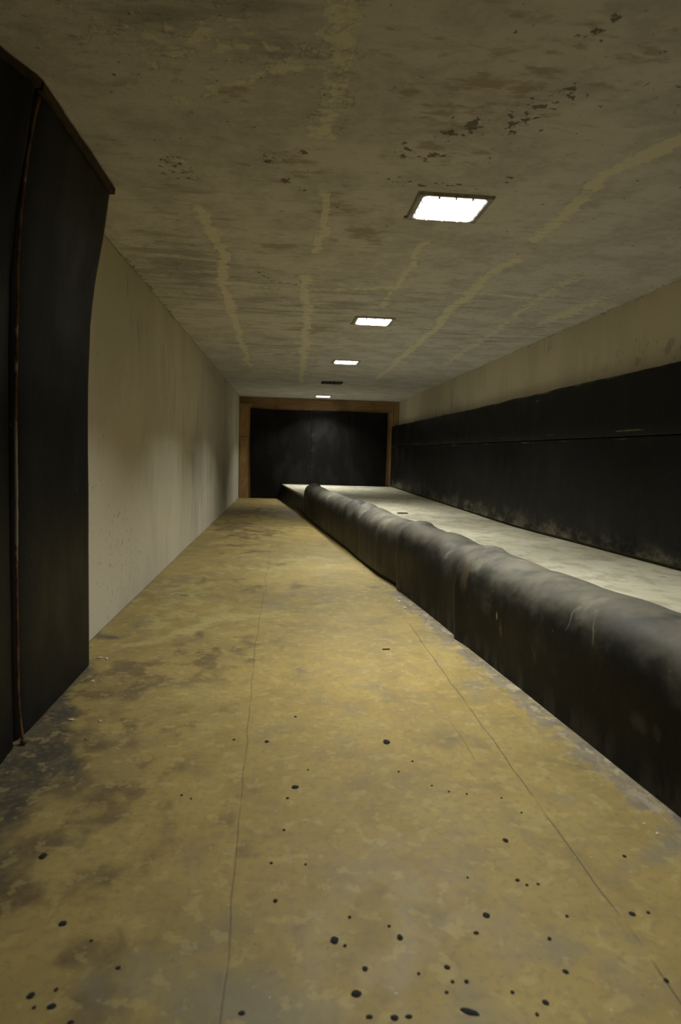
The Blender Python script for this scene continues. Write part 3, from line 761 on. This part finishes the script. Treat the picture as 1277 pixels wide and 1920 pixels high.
curtain('rubber_sheet', 2.452, 3.362, 'thick black rubber sheet on left wall, flaring out at the ceiling', bend_far, 3)
curtain('rubber_sheet', -.8, 2.424, 'thick black rubber sheet cut off by the left edge of the photo', bend_near, 9)

# rusty seam strip between the two sheets, ending in a knot at the floor
pts = [(-.989, .008), (-.990, .03), (-.999, .12), (-1.003, .21), (-.999, .5), (-.998, .82), (-.993, 1.1), (-.989, 1.31), (-.984, 1.55), (-.975, 1.78), (-.958, 1.99), (-.933, 2.183), (-.910, 2.30), (-.890, 2.37)]
def tube(bm, path, r, n=8, seed=1):
    prev = None; rnd = random.Random(seed)
    for i, p in enumerate(path):
        a = path[max(i - 1, 0)]; b = path[min(i + 1, len(path) - 1)]
        t = (Vector(b) - Vector(a)).normalized(); u = t.cross(Vector((0, 1, 0))).normalized(); v = t.cross(u)
        rr = r * (1 + .35 * (rnd.random() - .5))
        cur = [bm.verts.new(Vector(p) + u * rr * math.cos(k * 2 * math.pi / n) + v * rr * 1.1 * math.sin(k * 2 * math.pi / n)) for k in range(n)]
        if prev:
            for k in range(n): bm.faces.new((prev[k], prev[(k + 1) % n], cur[(k + 1) % n], cur[k]))
        else: bm.faces.new(cur)
        prev = cur
    bm.faces.new(prev)
zz = np.linspace(.01, 2.365, 110); sx = np.interp(zz, [p[1] for p in pts], [p[0] for p in pts])
rs = empty('seam_strip', (-1.0, 2.438, 0)); tag(rs, 'thin rusty strip closing the upright seam between the left rubber sheets', 'strip')
bm = bmesh.new(); tube(bm, [(float(a) + .001, 2.438 + .003 * math.sin(9 * b), float(b)) for a, b in zip(sx, zz)], .0056)
o = bm_obj('strip', bm, M_RUST, rs, True); local(o, rs)
bm = bmesh.new(); bmesh.ops.create_icosphere(bm, subdivisions=2, radius=.012)
for v in bm.verts: v.co = Vector((v.co.x * 1.1 - .981, v.co.y * 1.0 + 2.432, max(v.co.z * .9 + .011, .001))) + Vector((random.uniform(-.002, .002), random.uniform(-.002, .002), 0))
o = bm_obj('knot', bm, M_BATTEN, rs, True); local(o, rs)

# backing board behind the sheets and brown timber battens under the ceiling
def batten(ya, yb, xa, xb, label):
    secs = []
    for y in np.linspace(ya, yb, 26):
        t = (y - ya) / (yb - ya); w = .006 * (float(fbm(np.array(y * 7), np.array(1.), 2)) - .5)
        x = float(np.interp(y, xa, xb)) + w
        secs.append([(x, y, 2.396 + w), (x + .004, y, 2.426 + w), (x - .085, y, 2.426 + w), (x - .085, y, 2.396 + w)])
    o = sweep('timber_batten', secs, M_BATTEN, smooth=False); tag(o, label, 'batten', 'brown battens above the left rubber sheets'); return o
batten(2.456, 3.37, [2.456, 3.37], [-.884, -.876], 'brown timber batten along the ceiling above the flared left rubber sheet')
batten(-.8, 2.440, [-.8, 1.7, 2.0, 2.29, 2.44], [-1.035, -1.035, -1.015, -.950, -.886], 'brown timber batten at upper left corner above the cut-off rubber sheet')

# ================================================================== LITTER ON THE FLOOR
def crumb_mesh(name, rx, ry, h, seed, elong=1.0):
    rnd = random.Random(seed); bm = bmesh.new()
    bmesh.ops.create_icosphere(bm, subdivisions=2, radius=1)
    for v in bm.verts:
        k = 1 + .28 * (rnd.random() - .5)
        v.co = Vector((v.co.x * rx * k, v.co.y * ry * k, max(v.co.z, -.25) * h * k))
    zmin = min(v.co.z for v in bm.verts)
    for v in bm.verts: v.co.z -= zmin
    bmesh.ops.recalc_face_normals(bm, faces=bm.faces)
    me = bpy.data.meshes.new(name); bm.to_mesh(me); bm.free()
    return me
BIG = [(-0.656, 1.741, 0.0118, 0.0143, 'round black rubber crumb on bare floor, farthest left of the large crumbs'),
 (-0.513, 1.478, 0.0114, 0.0097, 'oval black crumb at left of the floor, between a lone crumb and a pair'),
 (-0.509, 1.274, 0.0099, 0.0095, 'round black crumb at lower left, upper one of a close pair'),
 (-0.457, 1.245, 0.0108, 0.0078, 'flat black crumb at lower left, right one of a close pair'),
 (-0.347, 1.337, 0.007, 0.0056, 'small grey-black crumb right of the lower left pair'),
 (-0.406, 1.206, 0.0074, 0.005, 'black crumb at the very bottom edge left of the floor joint'),
 (-0.067, 1.208, 0.0082, 0.0062, 'black crumb close to the lower end of the left floor joint'),
 (0.055, 2.085, 0.0150, 0.0125, 'flat lozenge black rubber chip just right of the left floor joint'),
 (-0.053, 2.433, 0.0098, 0.0106, 'small black chip just right of the left joint, beyond the lozenge chip'),
 (0.138, 1.393, 0.0117, 0.0111, 'ragged black rubber chip with a tail right of the left joint'),
 (0.425, 2.419, 0.0150, 0.0213, 'largest diamond-shaped black chip in the middle of the floor'),
 (0.683, 1.759, 0.0098, 0.0107, 'lone black crumb left of the right floor joint, mid distance'),
 (0.527, 1.455, 0.0102, 0.0105, 'round black crumb in the near floor between the middle and right joint'),
 (0.295, 1.394, 0.0083, 0.0100, 'round black crumb to the right of the ragged chip with a tail'),
 (0.2, 1.307, 0.0072, 0.0073, 'small black crumb just beyond the fat dark crumb near the bottom'),
 (0.173, 1.242, 0.0126, 0.0093, 'fat dark rubber crumb near the bottom middle of the floor'),
 (0.404, 1.185, 0.0240, 0.0085, 'long dark pill-shaped rubber scrap at the bottom of the floor'),
 (0.245, 1.18, 0.0099, 0.0072, 'dark crumb at the bottom, middle one of a row of three'),
 (0.194, 1.185, 0.0088, 0.0055, 'dark crumb at the bottom, left one of a row of three'),
 (0.275, 1.181, 0.0088, 0.0055, 'dark crumb at the bottom, right one of a row of three'),
 (0.386, 1.301, 0.0080, 0.0068, 'round dark crumb beyond the long pill-shaped scrap'),
 (0.652, 1.275, 0.0085, 0.0065, 'dark oval crumb right of the pill-shaped scrap, upper of two'),
 (0.573, 1.198, 0.0086, 0.0072, 'dark crumb right of the pill-shaped scrap, lower of two'),
 (0.904, 1.442, 0.0097, 0.0086, 'black crumb just right of the right floor joint')]
for k, (x, y, rx, ry, lb) in enumerate(BIG):
    o = link('rubber_crumb', crumb_mesh('rubber_crumb', rx * .88, ry * .95, min(rx, ry) * .22, 100 + k), M_CRUMB, None, True)
    o.location = (x, y, .0006)
    if 'pill' in lb: o.rotation_euler.z = -.42
    tag(o, lb, 'crumb', 'black rubber crumbs on the floor')
SM = [(-0.429, 1.42), (-0.323, 2.047), (-0.289, 2.024), (-0.184, 2.453), (0.064, 2.669), (-0.491, 1.244), (-0.462, 1.286), (0.028, 2.016), (0.103, 2.203), (-0.764, 2.469), (0.017, 1.838), (0.078, 1.674), (-0.018, 1.683), (-0.004, 1.532), (0.498, 2.256), (0.948, 1.444), (1.009, 1.67), (0.654, 1.581), (0.673, 1.561), (0.705, 1.563), (0.52, 1.598), (0.582, 2.039), (0.64, 2.022), (0.752, 1.993), (0.788, 1.903), (0.532, 2.08), (0.432, 2.18), (0.181, 1.466), (0.275, 1.431), (0.483, 1.398), (0.731, 1.442), (0.318, 1.287), (0.388, 1.261), (0.419, 1.26), (0.368, 1.235), (0.511, 1.227), (0.543, 1.171), (0.655, 1.371), (0.868, 1.239), (0.161, 1.375)]
sm_meshes = [crumb_mesh('rubber_crumb', .0048, .0048, .0022, 300 + k) for k in range(4)]
for m in sm_meshes: m.materials.append(M_CRUMB)
for k, (x, y) in enumerate(SM):
    o = bpy.data.objects.new('rubber_crumb', sm_meshes[k % 4]); C.objects.link(o)
    o.location = (x, y, .0006); o.rotation_euler.z = k * 1.3; s = random.uniform(.75, 1.15); o.scale = (s * random.uniform(.9, 1.3), s, s)
    tag(o, 'tiny black rubber speck, one of the smallest scattered on the bare floor', 'crumb', 'tiny black specks on the floor')

WH = [(-0.988, 3.457, .016, 'flat whitish chip at the foot of the flared rubber sheet, left of a pair'), (-0.949, 3.448, .014, 'flat whitish chip at the foot of the flared rubber sheet, right of a pair'),
      (-0.923, 3.11, .012, 'whitish chip on the floor beside the flared left rubber sheet'), (-0.878, 2.654, .014, 'whitish chip in the dark grime beside the left rubber sheets'),
      (-0.755, 2.641, .009, 'small whitish chip at the edge of the dark grime patch'),
      (0.911, 4.833, .022, 'pale chip at the foot of the short rubber mat, largest of a cluster'), (0.892, 4.941, .014, 'pale chip at the far end of the cluster by the short rubber mat'),
      (0.915, 4.63, .02, 'long pale chip in the cluster by the short rubber mat'), (0.903, 4.438, .012, 'pale chip at the near end of the cluster by the short mat'), (0.849, 4.577, .010, 'pale chip standing apart to the left of the cluster by the short mat'),
      (1.162, 1.827, .006, 'tiny pale chip near the nearest rubber mat, farther of two'), (1.173, 1.775, .008, 'tiny pale chip near the nearest rubber mat, nearer of two')]
for k, (x, y, r, lb) in enumerate(WH):
    o = link('pale_chip', crumb_mesh('pale_chip', r, r * .55, r * .3, 500 + k), M_CHIP, None, False)
    o.location = (x, y, .0006); o.rotation_euler.z = k * 2.1
    tag(o, lb, 'chip', 'pale chips on the floor')
bm = bmesh.new()
vs = [bm.verts.new(p) for p in ((-.16, -.03, 0), (.15, -.02, 0), (.17, .04, 0), (-.02, .05, 0), (-.16, -.03, .008), (.15, -.02, .012), (.17, .04, .010), (-.02, .05, .008))]
for f in ((0, 3, 2, 1), (4, 5, 6, 7), (0, 1, 5, 4), (1, 2, 6, 5), (2, 3, 7, 6), (3, 0, 4, 7)): bm.faces.new([vs[i] for i in f])
o = bm_obj('wood_splinter', bm, M_SPLINT); o.location = (.24, 9.57, .0006); tag(o, 'pale wood splinter on the floor beside the farthest rubber mat', 'splinter')
bm = bmesh.new(); add_box(bm, -.022, .022, -.005, .005, 0, .006, .002)
o = bm_obj('wood_splinter', bm, M_BATTEN); o.location = (.613, 3.615, .0006); o.rotation_euler.z = .1
tag(o, 'small dark stick lying alone on the ochre floor', 'splinter')
# a loose flake and a wood block lying on the deck
bm = bmesh.new(); add_box(bm, -.07, .07, -.05, .05, 0, .006, .002)
o = bm_obj('dark_flake', bm, M_CRUMB); o.location = (1.62, 8.6, float(deck_z(8.6)) + .003); tag(o, 'small dark flake lying on the far part of the dusty deck', 'flake')

# ================================================================== CAMERA
yaw, pitch, roll, f_px = .0878996, .0929496, .0288254, 1187.496
cy, sy, cp, sp = math.cos(yaw), math.sin(yaw), math.cos(pitch), math.sin(pitch)
fw = Vector((sy * cp, cy * cp, -sp)); r = Vector((cy, -sy, 0)); u = r.cross(fw)
c, s = math.cos(roll), math.sin(roll)
r2 = c * r + s * u; u2 = -s * r + c * u
cam = bpy.data.cameras.new('camera'); co = bpy.data.objects.new('camera', cam); C.objects.link(co)
cam.sensor_fit = 'VERTICAL'; cam.sensor_height = 36; cam.sensor_width = 24; cam.lens = f_px * 36 / 1920
M = Matrix.Identity(4)
for i in range(3):
    M[i][0] = r2[i]; M[i][1] = u2[i]; M[i][2] = -fw[i]
M[2][3] = CAM_H
co.matrix_world = M
cam.clip_start = .02; cam.clip_end = 100
cam.dof.use_dof = True; cam.dof.focus_distance = 5.0; cam.dof.aperture_fstop = 3.2
scene.camera = co

# ================================================================== WORLD + VIEW
w = bpy.data.worlds.new('dark'); scene.world = w; w.use_nodes = True
w.node_tree.nodes['Background'].inputs[0].default_value = (0, 0, 0, 1)
scene.view_settings.view_transform = 'Standard'; scene.view_settings.look = 'None'
scene.view_settings.exposure = 0.0; scene.view_settings.gamma = 1.0
scene.view_settings.use_curve_mapping = False

scene.cycles.max_bounces = 6; scene.cycles.diffuse_bounces = 4; scene.cycles.glossy_bounces = 2
scene.cycles.adaptive_threshold = .06
